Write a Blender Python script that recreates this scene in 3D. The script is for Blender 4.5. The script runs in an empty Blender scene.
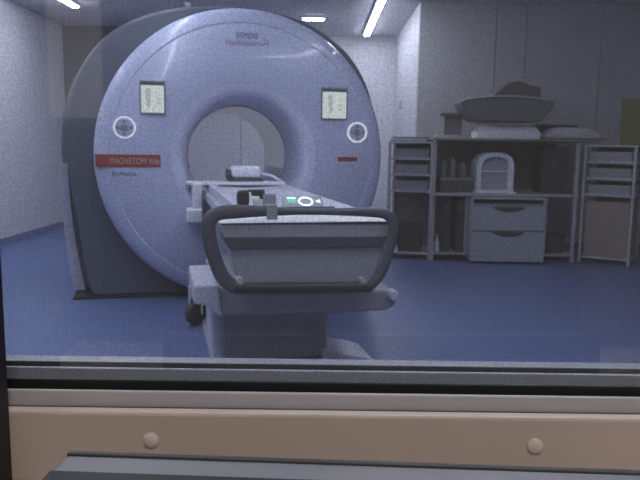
import bpy, bmesh, math, random
from mathutils import Vector, Matrix
random.seed(4)
SC = bpy.context.scene
COL = SC.collection
PI = math.pi
R = math.radians

# ------------------------------------------------------------------ camera
CAM_H = 1.15
PITCH, ROLL, F = 7.8, 0.75, 680.0
cam_d = bpy.data.cameras.new('camera')
cam = bpy.data.objects.new('camera', cam_d)
COL.objects.link(cam)
cam_d.sensor_width = 36.0
cam_d.lens = F / 640.0 * 36.0
cam_d.clip_start = 0.02
CM = Matrix.Rotation(R(90 - PITCH), 4, 'X') @ Matrix.Rotation(R(ROLL), 4, 'Z')
cam.matrix_world = Matrix.Translation((0, 0, CAM_H)) @ CM
SC.camera = cam
cam_d.dof.use_dof = True
cam_d.dof.focus_distance = 0.85
cam_d.dof.aperture_fstop = 22.0
C3 = CM.to_3x3()


def ray(px, py):
    return C3 @ Vector(((px - 320) / F, (240 - py) / F, -1.0))


def at(px, py, Y):
    d = ray(px, py)
    t = Y / d.y
    return Vector((d.x * t, Y, CAM_H + d.z * t))


def atz(px, py, z):
    d = ray(px, py)
    t = (z - CAM_H) / d.z
    return Vector((d.x * t, d.y * t, z))


# frame of the scanner and its table: yawed to the left
YAW = R(13)
c0 = at(245, 157, 5.04)
ORG = Vector((c0.x, c0.y, 0))
AX = Vector((math.cos(YAW), math.sin(YAW), 0))
AY = Vector((-math.sin(YAW), math.cos(YAW), 0))
DISC_Z = c0.z


def loc(px, py, v):
    """pixel -> (u, v, z) in the scanner frame on the plane v = const"""
    d = ray(px, py)
    o = Vector((0, 0, CAM_H)) - ORG
    t = (v - o.dot(AY)) / d.dot(AY)
    p = o + d * t
    return Vector((p.dot(AX), v, p.z))


# ------------------------------------------------------------------ materials
def mat(name, rgb, rough=0.5, metal=0.0, var=0.06, scale=12.0, bump=0.0, spec=0.5, coat=0.0):
    m = bpy.data.materials.new(name)
    m.use_nodes = True
    nt = m.node_tree
    b = nt.nodes['Principled BSDF']
    b.inputs['Roughness'].default_value = rough
    b.inputs['Metallic'].default_value = metal
    b.inputs['Specular IOR Level'].default_value = spec
    b.inputs['Coat Weight'].default_value = coat
    tc = nt.nodes.new('ShaderNodeTexCoord')
    n = nt.nodes.new('ShaderNodeTexNoise')
    n.inputs['Scale'].default_value = scale
    n.inputs['Detail'].default_value = 4
    nt.links.new(tc.outputs['Object'], n.inputs['Vector'])
    r = nt.nodes.new('ShaderNodeValToRGB')
    r.color_ramp.elements[0].position = 0.3
    r.color_ramp.elements[1].position = 0.7
    r.color_ramp.elements[0].color = tuple(max(0, c * (1 - var)) for c in rgb) + (1,)
    r.color_ramp.elements[1].color = tuple(min(1, c * (1 + var)) for c in rgb) + (1,)
    nt.links.new(n.outputs['Fac'], r.inputs['Fac'])
    nt.links.new(r.outputs['Color'], b.inputs['Base Color'])
    if bump:
        bp = nt.nodes.new('ShaderNodeBump')
        bp.inputs['Strength'].default_value = bump
        bp.inputs['Distance'].default_value = 0.01
        nt.links.new(n.outputs['Fac'], bp.inputs['Height'])
        nt.links.new(bp.outputs['Normal'], b.inputs['Normal'])
    return m


def emis(name, rgb, strength):
    m = bpy.data.materials.new(name)
    m.use_nodes = True
    nt = m.node_tree
    nt.nodes.clear()
    o = nt.nodes.new('ShaderNodeOutputMaterial')
    e = nt.nodes.new('ShaderNodeEmission')
    e.inputs['Color'].default_value = tuple(rgb) + (1,)
    e.inputs['Strength'].default_value = strength
    nt.links.new(e.outputs[0], o.inputs[0])
    return m


M = {}
M['floor'] = mat('blue_vinyl', (0.10, 0.142, 0.30), 0.42, var=0.05, scale=60, spec=0.4)
M['floor_ctrl'] = mat('grey_vinyl', (0.22, 0.21, 0.20), 0.5)
M['ceiling'] = mat('ceiling_paint', (0.58, 0.58, 0.63), 0.9, var=0.02)
M['wall'] = mat('wall_panel_paint', (0.62, 0.62, 0.67), 0.6, var=0.02, scale=4)
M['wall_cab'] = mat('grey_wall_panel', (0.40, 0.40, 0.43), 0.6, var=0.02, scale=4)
M['wall_ctrl'] = mat('control_room_paint', (0.56, 0.50, 0.46), 0.8, var=0.03)
M['wall_ctrl_dim'] = mat('grey_control_paint', (0.22, 0.205, 0.20), 0.8, var=0.03)
M['wall_shade'] = mat('shaded_wall_panel', (0.115, 0.122, 0.16), 0.6, var=0.02)  # back wall shade put into a darker colour
M['wood'] = mat('beige_laminate', (0.60, 0.51, 0.445), 0.5, var=0.04, scale=5)
M['wood_edge'] = mat('beige_cap', (0.74, 0.645, 0.60), 0.45, var=0.03)
M['door'] = mat('reflection_door_brown', (0.60, 0.46, 0.37), 0.5, var=0.08, scale=8)
M['alu'] = mat('aluminium_frame', (0.53, 0.53, 0.56), 0.5, 0.1, var=0.03)
M['alu_dark'] = mat('grey_frame', (0.42, 0.47, 0.56), 0.5, 0.0, var=0.03)
M['alu_pale'] = mat('pale_frame', (0.30, 0.33, 0.40), 0.5, 0.0, var=0.03)
M['black'] = mat('black_rubber', (0.012, 0.013, 0.016), 0.5, var=0.1)
M['black_frame'] = mat('black_frame', (0.010, 0.010, 0.012), 0.55, var=0.1)
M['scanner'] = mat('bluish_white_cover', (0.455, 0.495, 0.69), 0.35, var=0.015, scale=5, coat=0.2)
M['mouth'] = mat('shade_lifted_cover', (0.535, 0.57, 0.75), 0.5, var=0.015)  # lighter than the front cover to offset shade on the flare
M['bore'] = mat('bore_liner', (0.50, 0.51, 0.62), 0.45, var=0.02)
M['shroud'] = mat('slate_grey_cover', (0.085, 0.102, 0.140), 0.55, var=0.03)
M['shell'] = mat('pale_side_cover', (0.45, 0.47, 0.58), 0.5, var=0.02)
M['groove'] = mat('groove_grey', (0.20, 0.22, 0.33), 0.6)
M['red'] = mat('red_band', (0.27, 0.05, 0.045), 0.5, var=0.05)
M['ink'] = mat('grey_ink', (0.12, 0.13, 0.22), 0.6)
M['ink_red'] = mat('muted_red_ink', (0.33, 0.20, 0.34), 0.6)
M['ink_pale'] = mat('pale_ink', (0.55, 0.40, 0.40), 0.6)
M['bezel'] = mat('dark_bezel', (0.07, 0.08, 0.11), 0.35)
M['screen'] = emis('lit_screen', (0.84, 0.92, 0.90), 0.78)
M['screen_grey'] = emis('screen_figure', (0.66, 0.74, 0.73), 0.66)
M['ring'] = emis('ring_glow', (0.88, 0.92, 1.0), 0.95)
M['dial'] = mat('dial_grey', (0.22, 0.245, 0.31), 0.3)
M['green'] = emis('green_key_glow', (0.25, 0.95, 0.75), 0.9)
M['white_key'] = emis('white_key_glow', (0.9, 1.0, 1.0), 1.9)
M['table'] = mat('table_cover', (0.46, 0.485, 0.56), 0.42, var=0.02)
M['table_light'] = mat('table_light_edge', (0.58, 0.60, 0.72), 0.35, var=0.02)
M['table_panel'] = mat('table_grey_panel', (0.34, 0.375, 0.44), 0.5, var=0.02)
M['table_dark'] = mat('table_navy_strip', (0.06, 0.078, 0.12), 0.5)
M['cap_white'] = mat('white_end_cap', (0.86, 0.87, 0.93), 0.35, var=0.02)
M['trolley'] = mat('trolley_cover', (0.27, 0.285, 0.335), 0.45, var=0.02)
M['handle'] = mat('charcoal_grip', (0.075, 0.088, 0.115), 0.5)
M['handle_dark'] = mat('black_grip', (0.026, 0.031, 0.043), 0.5)
M['tyre'] = mat('castor_tyre', (0.03, 0.033, 0.04), 0.7)
M['pad'] = mat('white_pad', (0.82, 0.84, 0.93), 0.7, var=0.03, bump=0.1)
M['white'] = mat('white_plastic', (0.76, 0.78, 0.87), 0.4, var=0.02)
M['bench'] = mat('rack_white', (0.40, 0.41, 0.45), 0.5, var=0.02)
M['drawer'] = mat('drawer_white', (0.40, 0.42, 0.47), 0.45, var=0.03)
M['tray'] = mat('translucent_tray', (0.27, 0.28, 0.32), 0.5, var=0.04)
M['rackback'] = mat('rack_back_panel', (0.18, 0.175, 0.175), 0.6, var=0.05)
M['rackback_warm'] = mat('warm_back_panel', (0.24, 0.22, 0.205), 0.6, var=0.05)
M['dark'] = mat('dark_plastic', (0.05, 0.052, 0.055), 0.55)
M['charcoal'] = mat('charcoal_vinyl', (0.105, 0.105, 0.11), 0.65, var=0.08)
M['coil'] = mat('coil_grey', (0.145, 0.145, 0.15), 0.6, var=0.06)
M['cloth'] = mat('white_cloth', (0.74, 0.74, 0.82), 0.85, var=0.04, bump=0.2)
M['pillow'] = mat('pale_pillow', (0.52, 0.525, 0.53), 0.85, var=0.04, bump=0.2)
M['olive'] = mat('olive_card', (0.13, 0.125, 0.055), 0.7, var=0.08)
M['console'] = mat('console_slate', (0.24, 0.25, 0.29), 0.5)
M['tube'] = emis('led_diffuser', (0.85, 0.89, 1.0), 38.0)
M['bore_fill'] = emis('bore_fill_glow', (0.72, 0.76, 1.0), 0.25)  # glow added to lighten the bore walls
M['haze_glow'] = emis('reflected_haze_glow', (1.0, 0.93, 0.90), 0.62)  # glow of the added panel that the glass mirrors
M['panel_light'] = emis('warm_led_panel', (1.0, 0.90, 0.82), 20.5)


# ------------------------------------------------------------------ mesh helpers
def link(o, parent=None):
    COL.objects.link(o)
    if parent is not None:
        o.parent = parent
    return o


def finish(name, bm, m, parent=None, bevel=0.0, seg=2, smooth=False, shift=None):
    bmesh.ops.recalc_face_normals(bm, faces=bm.faces[:])
    if shift is not None:
        bmesh.ops.translate(bm, vec=shift, verts=bm.verts[:])
    me = bpy.data.meshes.new(name)
    bm.to_mesh(me)
    bm.free()
    me.materials.append(m)
    if smooth:
        for p in me.polygons:
            p.use_smooth = True
        try:
            me.set_sharp_from_angle(angle=R(40))
        except Exception:
            pass
    o = link(bpy.data.objects.new(name, me), parent)
    if bevel > 0:
        b = o.modifiers.new('bevel', 'BEVEL')
        b.width = bevel
        b.segments = seg
        b.limit_method = 'ANGLE'
        b.angle_limit = R(35)
    return o


def box(bm, x0, x1, y0, y1, z0, z1):
    vs = [bm.verts.new(p) for p in ((x0, y0, z0), (x1, y0, z0), (x1, y1, z0), (x0, y1, z0),
                                    (x0, y0, z1), (x1, y0, z1), (x1, y1, z1), (x0, y1, z1))]
    for f in ((0, 1, 2, 3), (4, 5, 6, 7), (0, 1, 5, 4), (1, 2, 6, 5), (2, 3, 7, 6), (3, 0, 4, 7)):
        bm.faces.new([vs[i] for i in f])
    return vs


def boxes(*bs):
    bm = bmesh.new()
    for b in bs:
        box(bm, *b)
    return bm


def prism_y(bm, pts, y0, y1, top_scale=None):
    """polygon of (x, z) extruded along y"""
    a = [bm.verts.new((p[0], y0, p[1])) for p in pts]
    b = [bm.verts.new((p[0], y1, p[1])) for p in pts]
    n = len(pts)
    bm.faces.new(a)
    bm.faces.new(b[::-1])
    for i in range(n):
        bm.faces.new((a[i], a[(i + 1) % n], b[(i + 1) % n], b[i]))


def prism_x(bm, pts, x0, x1):
    a = [bm.verts.new((x0, p[0], p[1])) for p in pts]
    b = [bm.verts.new((x1, p[0], p[1])) for p in pts]
    n = len(pts)
    bm.faces.new(a)
    bm.faces.new(b[::-1])
    for i in range(n):
        bm.faces.new((a[i], a[(i + 1) % n], b[(i + 1) % n], b[i]))


def prism_z(bm, pts, z0, z1, s=1.0, c=(0, 0)):
    a = [bm.verts.new((p[0], p[1], z0)) for p in pts]
    b = [bm.verts.new((c[0] + (p[0] - c[0]) * s, c[1] + (p[1] - c[1]) * s, z1)) for p in pts]
    n = len(pts)
    bm.faces.new(a)
    bm.faces.new(b[::-1])
    for i in range(n):
        bm.faces.new((a[i], a[(i + 1) % n], b[(i + 1) % n], b[i]))


def lathe_y(bm, prof, cx, cz, n=96, closed=False):
    """profile of (r, y) turned about a y-parallel axis through (cx, cz)"""
    rings = []
    for r, y in prof:
        if r < 1e-6:
            rings.append([bm.verts.new((cx, y, cz))])
        else:
            rings.append([bm.verts.new((cx + r * math.cos(2 * PI * i / n), y, cz + r * math.sin(2 * PI * i / n))) for i in range(n)])
    pairs = list(zip(rings[:-1], rings[1:]))
    if closed:
        pairs.append((rings[-1], rings[0]))
    for a, b in pairs:
        for i in range(n):
            j = (i + 1) % n
            if len(a) == 1 and len(b) == 1:
                continue
            if len(a) == 1:
                bm.faces.new((a[0], b[i], b[j]))
            elif len(b) == 1:
                bm.faces.new((a[i], a[j], b[0]))
            else:
                bm.faces.new((a[i], a[j], b[j], b[i]))


def lathe_z(bm, prof, cx, cy, n=32):
    rings = []
    for r, z in prof:
        if r < 1e-6:
            rings.append([bm.verts.new((cx, cy, z))])
        else:
            rings.append([bm.verts.new((cx + r * math.cos(2 * PI * i / n), cy + r * math.sin(2 * PI * i / n), z)) for i in range(n)])
    for a, b in zip(rings[:-1], rings[1:]):
        for i in range(n):
            j = (i + 1) % n
            if len(a) == 1:
                bm.faces.new((a[0], b[i], b[j]))
            elif len(b) == 1:
                bm.faces.new((a[i], a[j], b[0]))
            else:
                bm.faces.new((a[i], a[j], b[j], b[i]))


def tube(bm, pts, r, n=10, closed=False, ry=None):
    """tube along points; r may be a list; ry = radius across the second axis"""
    pts = [Vector(p) for p in pts]
    k = len(pts)
    rr = r if isinstance(r, (list, tuple)) else [r] * k
    rings = []
    up0 = None
    for i, p in enumerate(pts):
        if closed:
            t = pts[(i + 1) % k] - pts[i - 1]
        else:
            t = pts[min(i + 1, k - 1)] - pts[max(i - 1, 0)]
        t.normalize()
        if up0 is None:
            up0 = Vector((0, 1, 0)) if abs(t.y) < 0.8 else Vector((0, 0, 1))
        a = up0 - t * up0.dot(t)
        a.normalize()
        b = t.cross(a)
        ra = ry if ry else rr[i]
        rings.append([bm.verts.new(p + a * (ra * math.cos(2 * PI * j / n)) + b * (rr[i] * math.sin(2 * PI * j / n))) for j in range(n)])
    m = k if closed else k - 1
    for i in range(m):
        A, B = rings[i], rings[(i + 1) % k]
        for j in range(n):
            bm.faces.new((A[j], A[(j + 1) % n], B[(j + 1) % n], B[j]))
    if not closed:
        bm.faces.new(rings[0])
        bm.faces.new(rings[-1][::-1])


def smooth_path(pts, it=2, closed=False):
    pts = [Vector(p) for p in pts]
    for _ in range(it):
        out = []
        n = len(pts)
        rng = range(n) if closed else range(n - 1)
        if not closed:
            out.append(pts[0])
        for i in rng:
            a, b = pts[i], pts[(i + 1) % n]
            out.append(a * 0.75 + b * 0.25)
            out.append(a * 0.25 + b * 0.75)
        if not closed:
            out.append(pts[-1])
        pts = out
    return pts


def ring_prism(bm, outer, inner, y0, y1):
    """annular slab between two loops of equal count, (x, z) points"""
    n = len(outer)
    L = []
    for pts, y in ((outer, y0), (inner, y0), (outer, y1), (inner, y1)):
        L.append([bm.verts.new((p[0], y, p[1])) for p in pts])
    of, inf, ob, ib = L
    for i in range(n):
        j = (i + 1) % n
        bm.faces.new((of[i], of[j], inf[j], inf[i]))
        bm.faces.new((ob[i], ob[j], ib[j], ib[i]))
        bm.faces.new((of[i], of[j], ob[j], ob[i]))
        bm.faces.new((inf[i], inf[j], ib[j], ib[i]))


def thing(name, label, cat, location=(0, 0, 0), rz=0.0, group=None):
    o = bpy.data.objects.new(name, None)
    o.empty_display_size = 0.1
    COL.objects.link(o)
    o.location = location
    o.rotation_euler = (0, 0, rz)
    return tag(o, label, cat, group)


def tag(o, label, cat, group=None):
    o['label'] = label
    o['category'] = cat
    o['kind'] = 'thing'
    if group:
        o['group'] = group
    return o


def struct(o, label=None):
    o['kind'] = 'structure'
    if label:
        o['label'] = label
    return o


def text(name, s, size, m, parent, u, v, z, depth=0.002, sx=1.0):
    cu = bpy.data.curves.new(name, 'FONT')
    cu.body = s
    cu.size = size
    cu.align_x = 'CENTER'
    cu.align_y = 'CENTER'
    cu.extrude = depth
    tmp = bpy.data.objects.new(name, cu)
    COL.objects.link(tmp)
    bpy.context.view_layer.update()
    me = bpy.data.meshes.new_from_object(tmp.evaluated_get(bpy.context.evaluated_depsgraph_get()))
    bpy.data.objects.remove(tmp)
    me.transform(Matrix.Translation((u, v, z)) @ Matrix.Rotation(R(90), 4, 'X') @ Matrix.Diagonal((sx, 1, 1, 1)))
    me.materials.clear()
    me.materials.append(m)
    me.name = name
    return link(bpy.data.objects.new(name, me), parent)


# ------------------------------------------------------------------ room shell
HC = 2.77
XL, XR = -3.62, 4.30
YB, YS = 10.35, 7.9            # far wall, shelving wall
XS = 1.09                      # side wall between them
YW = 0.70                      # control room side of the window wall
YI = 0.86                      # scanner room side

struct(finish('floor', boxes((XL - .1, XR + .1, YI - .01, YB + .1, -0.05, 0.0)), M['floor']), 'blue vinyl floor of the scanner room')
struct(finish('floor_control', boxes((-2.7, XR + .1, -2.9, YI - .01, -0.05, 0.0)), M['floor_ctrl']))
struct(finish('ceiling', boxes((XL - .1, XR + .1, YI - .01, YB + .1, HC, HC + .06)), M['ceiling']), 'plain pale ceiling')
struct(finish('ceiling_control', boxes((-2.7, XR + .1, -2.9, YI - .01, 2.55, 2.60)), M['wall_ctrl']))


def panel_wall(name, m, axis, fixed, a0, a1, z0, z1, seams, thick=0.1, sign=1, gap=0.008):
    """wall made of flush panels with narrow grooves, one mesh"""
    bm = bmesh.new()
    cuts = [a0] + sorted(seams) + [a1]
    for i in range(len(cuts) - 1):
        s0 = cuts[i] + (gap / 2 if i else 0)
        s1 = cuts[i + 1] - (gap / 2 if i < len(cuts) - 2 else 0)
        if axis == 'x':
            box(bm, min(fixed, fixed + sign * thick), max(fixed, fixed + sign * thick), s0, s1, z0, z1)
        else:
            box(bm, s0, s1, min(fixed, fixed + sign * thick), max(fixed, fixed + sign * thick), z0, z1)
    return struct(finish(name, bm, m, bevel=0.002, seg=1))


def yl(px, py):                 # depth where a pixel meets the left wall
    d = ray(px, py)
    return d.y * (XL / d.x)


panel_wall('wall_left', M['wall'], 'x', XL, YI, YB, 0, HC, [1.6, 2.8, 4.0, 5.2, 6.4, yl(29, 120), 9.6], sign=-1)
xac = at(150, 60, 9.75).x
panel_wall('wall_back', M['wall'], 'y', YB, xac, XS, 0, HC, [at(241, 140, YB).x, 0.1])
panel_wall('wall_back_shaded', M['wall_shade'], 'y', 9.75, XL - .1, xac, 0, HC, [(XL + xac) / 2], thick=.6)  # left stretch of the back wall, its shade carried by the dark colour
panel_wall('wall_right', M['wall'], 'x', XS, YS + .1, YB + .1, 0, HC, [YS + 1.2], sign=1)
panel_wall('wall_shelving', M['wall_cab'], 'y', YS, XS, XR + .1, 0, HC, [at(495, 60, YS).x, at(525, 60, YS).x, at(600, 60, YS).x])
panel_wall('wall_east', M['wall'], 'x', XR, YI, YS, 0, HC, [2, 3.2, 4.4, 5.6, 6.8])
# baseboards
struct(finish('baseboard_left', boxes((XL, XL + .012, YI, YB, 0, .07)), M['groove'], bevel=.003))
struct(finish('baseboard_back', boxes((XL + .012, XS - .012, YB - .012, YB, 0, .07)), M['groove'], bevel=.003))
struct(finish('baseboard_right', boxes((XS - .012, XS, YS, YB, 0, .07)), M['groove'], bevel=.003))
struct(finish('baseboard_shelving', boxes((XS, XR, YS - .012, YS, 0, .07)), M['groove'], bevel=.003))

# window wall with its opening
WX0, WX1 = -0.42, 1.55
SILL_Z = at(320, 480, YW).z + 0.02
HEAD_Z = 2.05
struct(finish('wall_front', boxes((XL - .1, WX0, YW, YI, 0, HC), (WX1, XR + .1, YW, YI, 0, HC),
                                  (WX0, WX1, YW, YI, 0, SILL_Z), (WX0, WX1, YW, YI, HEAD_Z, HC)), M['wall_ctrl']))
struct(finish('wall_control_left', boxes((-2.7, -2.6, -2.8, YW, 0, 2.55)), M['wall_ctrl']))
struct(finish('wall_control_right', boxes((2.6, 2.7, -2.8, YW, 0, 2.55)), M['wall_ctrl']))
struct(finish('wall_control_rear', boxes((-2.7, 2.7, -2.9, -2.8, 0, 2.55)), M['wall_ctrl_dim']))

# ------------------------------------------------------------------ window
win = bpy.data.objects.new('window_1', None)
COL.objects.link(win)
win.location = (0, YW, SILL_Z)
struct(win, 'wide control room window with a beige lower board, grey rails and black seals')
wsh = Vector((0, -YW, -SILL_Z))


def rail(name, y_top, Y, thick, m, drop=0.05, x0=WX0, x1=WX1, bevel=0.0015):
    zt = at(320, y_top, Y).z
    return finish(name, boxes((x0, x1, Y, Y + thick, zt - drop, zt)), m, win, bevel=bevel, shift=wsh)


board = rail('lower_board', 416.8, .680, .0155, M['wood'], drop=0.075)
board['label'] = 'beige board with round screw caps'
for cx, cy in ((151, 440), (535, 446)):
    p = at(cx, cy, .680)
    bm = bmesh.new()
    lathe_y(bm, [(0, -.004), (.006, -.0038), (.0082, -.002), (.0086, 0.0002), (0, .0002)], p.x, p.z, 24)
    bmesh.ops.translate(bm, vec=(0, .680, 0), verts=bm.verts[:])
    finish('screw_cap', bm, M['wood_edge'], board, smooth=True, shift=wsh)
rail('board_cap', 414.6, .6805, .013, M['wood_edge'], drop=.004)
rail('shadow_gap', 409.6, .6965, .003, M['bezel'], drop=.03)
rail('aluminium_rail', 394.0, .700, .006, M['alu'], drop=.04)
rail('black_seal', 382.5, .712, .004, M['black'], drop=.04)
rail('inner_rail', 371.0, .760, .005, M['alu_dark'], drop=.05)
rail('inner_seal', 365.0, .785, .002, M['black'], drop=.05)
rail('outer_rail', 364.6, .800, .023, M['alu_pale'], drop=.05)
# black jamb at the left, in front of the board
jp = at(9.0, 400, .679)
struct(finish('trim_1', boxes((WX0 - .06, jp.x, .640, .679, .745, HEAD_Z + .1)), M['black_frame'], bevel=.002), 'black upright window jamb')
finish('side_jamb', boxes((WX1 - .03, WX1, .690, .85, SILL_Z, HEAD_Z)), M['alu'], win, bevel=.002, shift=wsh)
finish('head_rail', boxes((WX0, WX1, .690, .85, HEAD_Z - .04, HEAD_Z)), M['alu'], win, bevel=.002, shift=wsh)


def glass_mat():
    m = bpy.data.materials.new('window_glass')
    m.use_nodes = True
    nt = m.node_tree
    nt.nodes.clear()
    o = nt.nodes.new('ShaderNodeOutputMaterial')
    mix = nt.nodes.new('ShaderNodeMixShader')
    tr = nt.nodes.new('ShaderNodeBsdfTransparent')
    tr.inputs['Color'].default_value = (.93, .95, .97, 1)
    gl = nt.nodes.new('ShaderNodeBsdfGlossy')
    gl.inputs['Roughness'].default_value = 0.02
    lw = nt.nodes.new('ShaderNodeLayerWeight')
    lw.inputs['Blend'].default_value = 0.5
    pw = nt.nodes.new('ShaderNodeMath')
    pw.operation = 'POWER'
    pw.inputs[1].default_value = 5.0
    nt.links.new(lw.outputs['Facing'], pw.inputs[0])
    ma = nt.nodes.new('ShaderNodeMath')
    ma.operation = 'MULTIPLY_ADD'
    ma.inputs[1].default_value = 0.85
    ma.inputs[2].default_value = 0.085
    nt.links.new(pw.outputs[0], ma.inputs[0])
    nt.links.new(ma.outputs[0], mix.inputs[0])
    nt.links.new(tr.outputs[0], mix.inputs[1])
    nt.links.new(gl.outputs[0], mix.inputs[2])
    nt.links.new(mix.outputs[0], o.inputs[0])
    return m


def mesh_mat():
    """fine woven shielding wire: thin dark wires over open gaps"""
    m = bpy.data.materials.new('shielding_wire')
    m.use_nodes = True
    nt = m.node_tree
    nt.nodes.clear()
    o = nt.nodes.new('ShaderNodeOutputMaterial')
    tc = nt.nodes.new('ShaderNodeTexCoord')
    ws = []
    for d, sc in (('X', 64.0), ('Z', 70.0)):
        w = nt.nodes.new('ShaderNodeTexWave')
        w.wave_type = 'BANDS'
        w.bands_direction = d
        w.inputs['Scale'].default_value = sc * 2
        w.inputs['Distortion'].default_value = 2.0
        w.inputs['Detail'].default_value = 1.0
        w.inputs['Detail Scale'].default_value = 3.0
        nt.links.new(tc.outputs['Object'], w.inputs['Vector'])
        ws.append(w)
    mx = nt.nodes.new('ShaderNodeMath')
    mx.operation = 'MULTIPLY'
    nt.links.new(ws[0].outputs['Fac'], mx.inputs[0])
    nt.links.new(ws[1].outputs['Fac'], mx.inputs[1])
    rmp = nt.nodes.new('ShaderNodeMapRange')
    rmp.inputs['From Min'].default_value = 0.0
    rmp.inputs['From Max'].default_value = 1.0
    rmp.inputs['To Min'].default_value = 0.30
    rmp.inputs['To Max'].default_value = 0.0
    nz = nt.nodes.new('ShaderNodeTexNoise')
    nz.inputs['Scale'].default_value = 330.0
    nz.inputs['Detail'].default_value = 1.0
    nt.links.new(tc.outputs['Object'], nz.inputs['Vector'])
    ns = nt.nodes.new('ShaderNodeMapRange')
    ns.inputs['From Min'].default_value = 0.3
    ns.inputs['From Max'].default_value = 0.7
    nt.links.new(nz.outputs['Fac'], ns.inputs['Value'])
    av = nt.nodes.new('ShaderNodeMath')
    av.operation = 'MULTIPLY_ADD'
    av.inputs[1].default_value = 0.55
    nt.links.new(ns.outputs[0], av.inputs[0])
    hf = nt.nodes.new('ShaderNodeMath')
    hf.operation = 'MULTIPLY'
    hf.inputs[1].default_value = 0.6
    nt.links.new(mx.outputs[0], hf.inputs[0])
    nt.links.new(hf.outputs[0], av.inputs[2])
    nt.links.new(av.outputs[0], rmp.inputs['Value'])
    mix = nt.nodes.new('ShaderNodeMixShader')
    tr = nt.nodes.new('ShaderNodeBsdfTransparent')
    df = nt.nodes.new('ShaderNodeBsdfDiffuse')
    df.inputs['Color'].default_value = (.37, .38, .40, 1)
    nt.links.new(rmp.outputs[0], mix.inputs[0])
    nt.links.new(tr.outputs[0], mix.inputs[1])
    nt.links.new(df.outputs[0], mix.inputs[2])
    nt.links.new(mix.outputs[0], o.inputs[0])
    return m


GY = .730
gz = at(320, 395, GY).z
bm = bmesh.new()
bm.faces.new([bm.verts.new(p) for p in ((WX0, GY, gz), (WX1, GY, gz), (WX1, GY, HEAD_Z), (WX0, GY, HEAD_Z))])
finish('glass_pane', bm, glass_mat(), win, shift=wsh)
bm = bmesh.new()
bm.faces.new([bm.verts.new(p) for p in ((WX0, GY + .012, gz), (WX1, GY + .012, gz), (WX1, GY + .012, HEAD_Z), (WX0, GY + .012, HEAD_Z))])
finish('wire_screen', bm, mesh_mat(), win, shift=wsh)

# ------------------------------------------------------------------ control room: console, desk, added reflection sources, lamp
con_l = at(49, 469, .523)
zt = at(63, 453, .552).z
console = thing('operator_console', 'dark slate console in front of the beige window board', 'console', (con_l.x, .523, .742), R(-2.6))
hz = zt - .742
bm = bmesh.new()
prism_x(bm, [(-.27, 0), (-.27, hz - .03), (-.245, hz), (.03, hz), (.03, 0)], 0, .62)
finish('housing', bm, M['console'], console, bevel=.007, seg=3)
finish('rear_edge', boxes((.004, .616, .0245, .0308, hz - .03, hz + .0018)), M['dark'], console, bevel=.001)
finish('key_panel', boxes((.003, .617, -.24, -.004, hz - .004, hz + .0012)), M['black_frame'], console, bevel=.001)

desk = thing('control_desk', 'pale desk under the control room window', 'desk', (0.5, .38, 0))
finish('desk_top', boxes((-1.0, 1.0, -.30, .30, .712, .742)), M['wood_edge'], desk, bevel=.003)
for sx in (-.95, .95):
    finish('leg', boxes((sx - .03, sx + .03, -.25, .25, 0, .712)), M['alu'], desk, bevel=.003)

# unseen brown door added behind the camera only for its reflection in the glass
def mirrored(px, py, Yreal):
    return at(px, py, 2 * GY - Yreal)


dz1 = mirrored(605, 200, -2.78)
dx0, dx1 = mirrored(585, 250, -2.78).x, mirrored(626, 250, -2.78).x
d = struct(finish('reflection_door', boxes((dx0, dx1 + .35, -2.80, -2.76, 0, dz1.z)), M['door'], bevel=.004))
finish('reflection_door_handle', boxes((dx0 + .05, dx0 + .17, -2.73, -2.71, .95, .975), (dx0 + .05, dx0 + .07, -2.76, -2.71, .95, .975)), M['alu'], d, bevel=.003)
wz = mirrored(60, 118, -2.78).z
w2 = struct(finish('haze_panel', boxes((-2.45, mirrored(101, 60, -2.78).x, -2.80, -2.765, wz, 2.35)), M['haze_glow']), 'added glowing panel behind the camera, mirrored as haze in the glass')  # unseen glowing panel, added only to mirror warm haze in the glass
finish('haze_panel_frame', boxes((-2.50, mirrored(101, 60, -2.78).x + .03, -2.80, -2.75, wz - .05, wz - .001), (-2.50, -2.451, -2.80, -2.75, wz, 2.38)), M['alu'], w2)
pl = thing('ceiling_panel_light', 'square warm ceiling panel light of the control room', 'ceiling light', (.3, -.7, 2.55))
finish('frame', boxes((-.32, .32, -.32, .32, -.02, 0)), M['alu'], pl, bevel=.003)
finish('diffuser', boxes((-.30, .30, -.30, .30, -.026, -.019)), M['panel_light'], pl)

# ------------------------------------------------------------------ scanner
DZ = DISC_Z
DR = 1.070
scan = thing('mri_scanner', 'big round bluish white tunnel scanner with dark slate surround', 'scanner', ORG, YAW)

bm = bmesh.new()
prof = [(.531, .06), (.531, .002), (.54, 0), (.68, 0),
        (.945, 0.0), (.950, .004), (.956, .004), (.960, .001), (1.00, .010), (1.04, .032), (DR - .006, .055), (DR, .085), (DR, .20), (.531, .20)]
lathe_y(bm, prof, 0, DZ, 160, closed=True)
finish('front_cover', bm, M['scanner'], scan, smooth=True)
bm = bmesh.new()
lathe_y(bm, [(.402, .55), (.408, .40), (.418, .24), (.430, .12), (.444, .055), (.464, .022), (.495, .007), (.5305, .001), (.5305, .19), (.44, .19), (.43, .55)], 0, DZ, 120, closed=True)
finish('lightened_mouth_ring', bm, M['mouth'], scan, smooth=True)  # bore flare split off, its lighter colour cancels the inward shading


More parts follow.
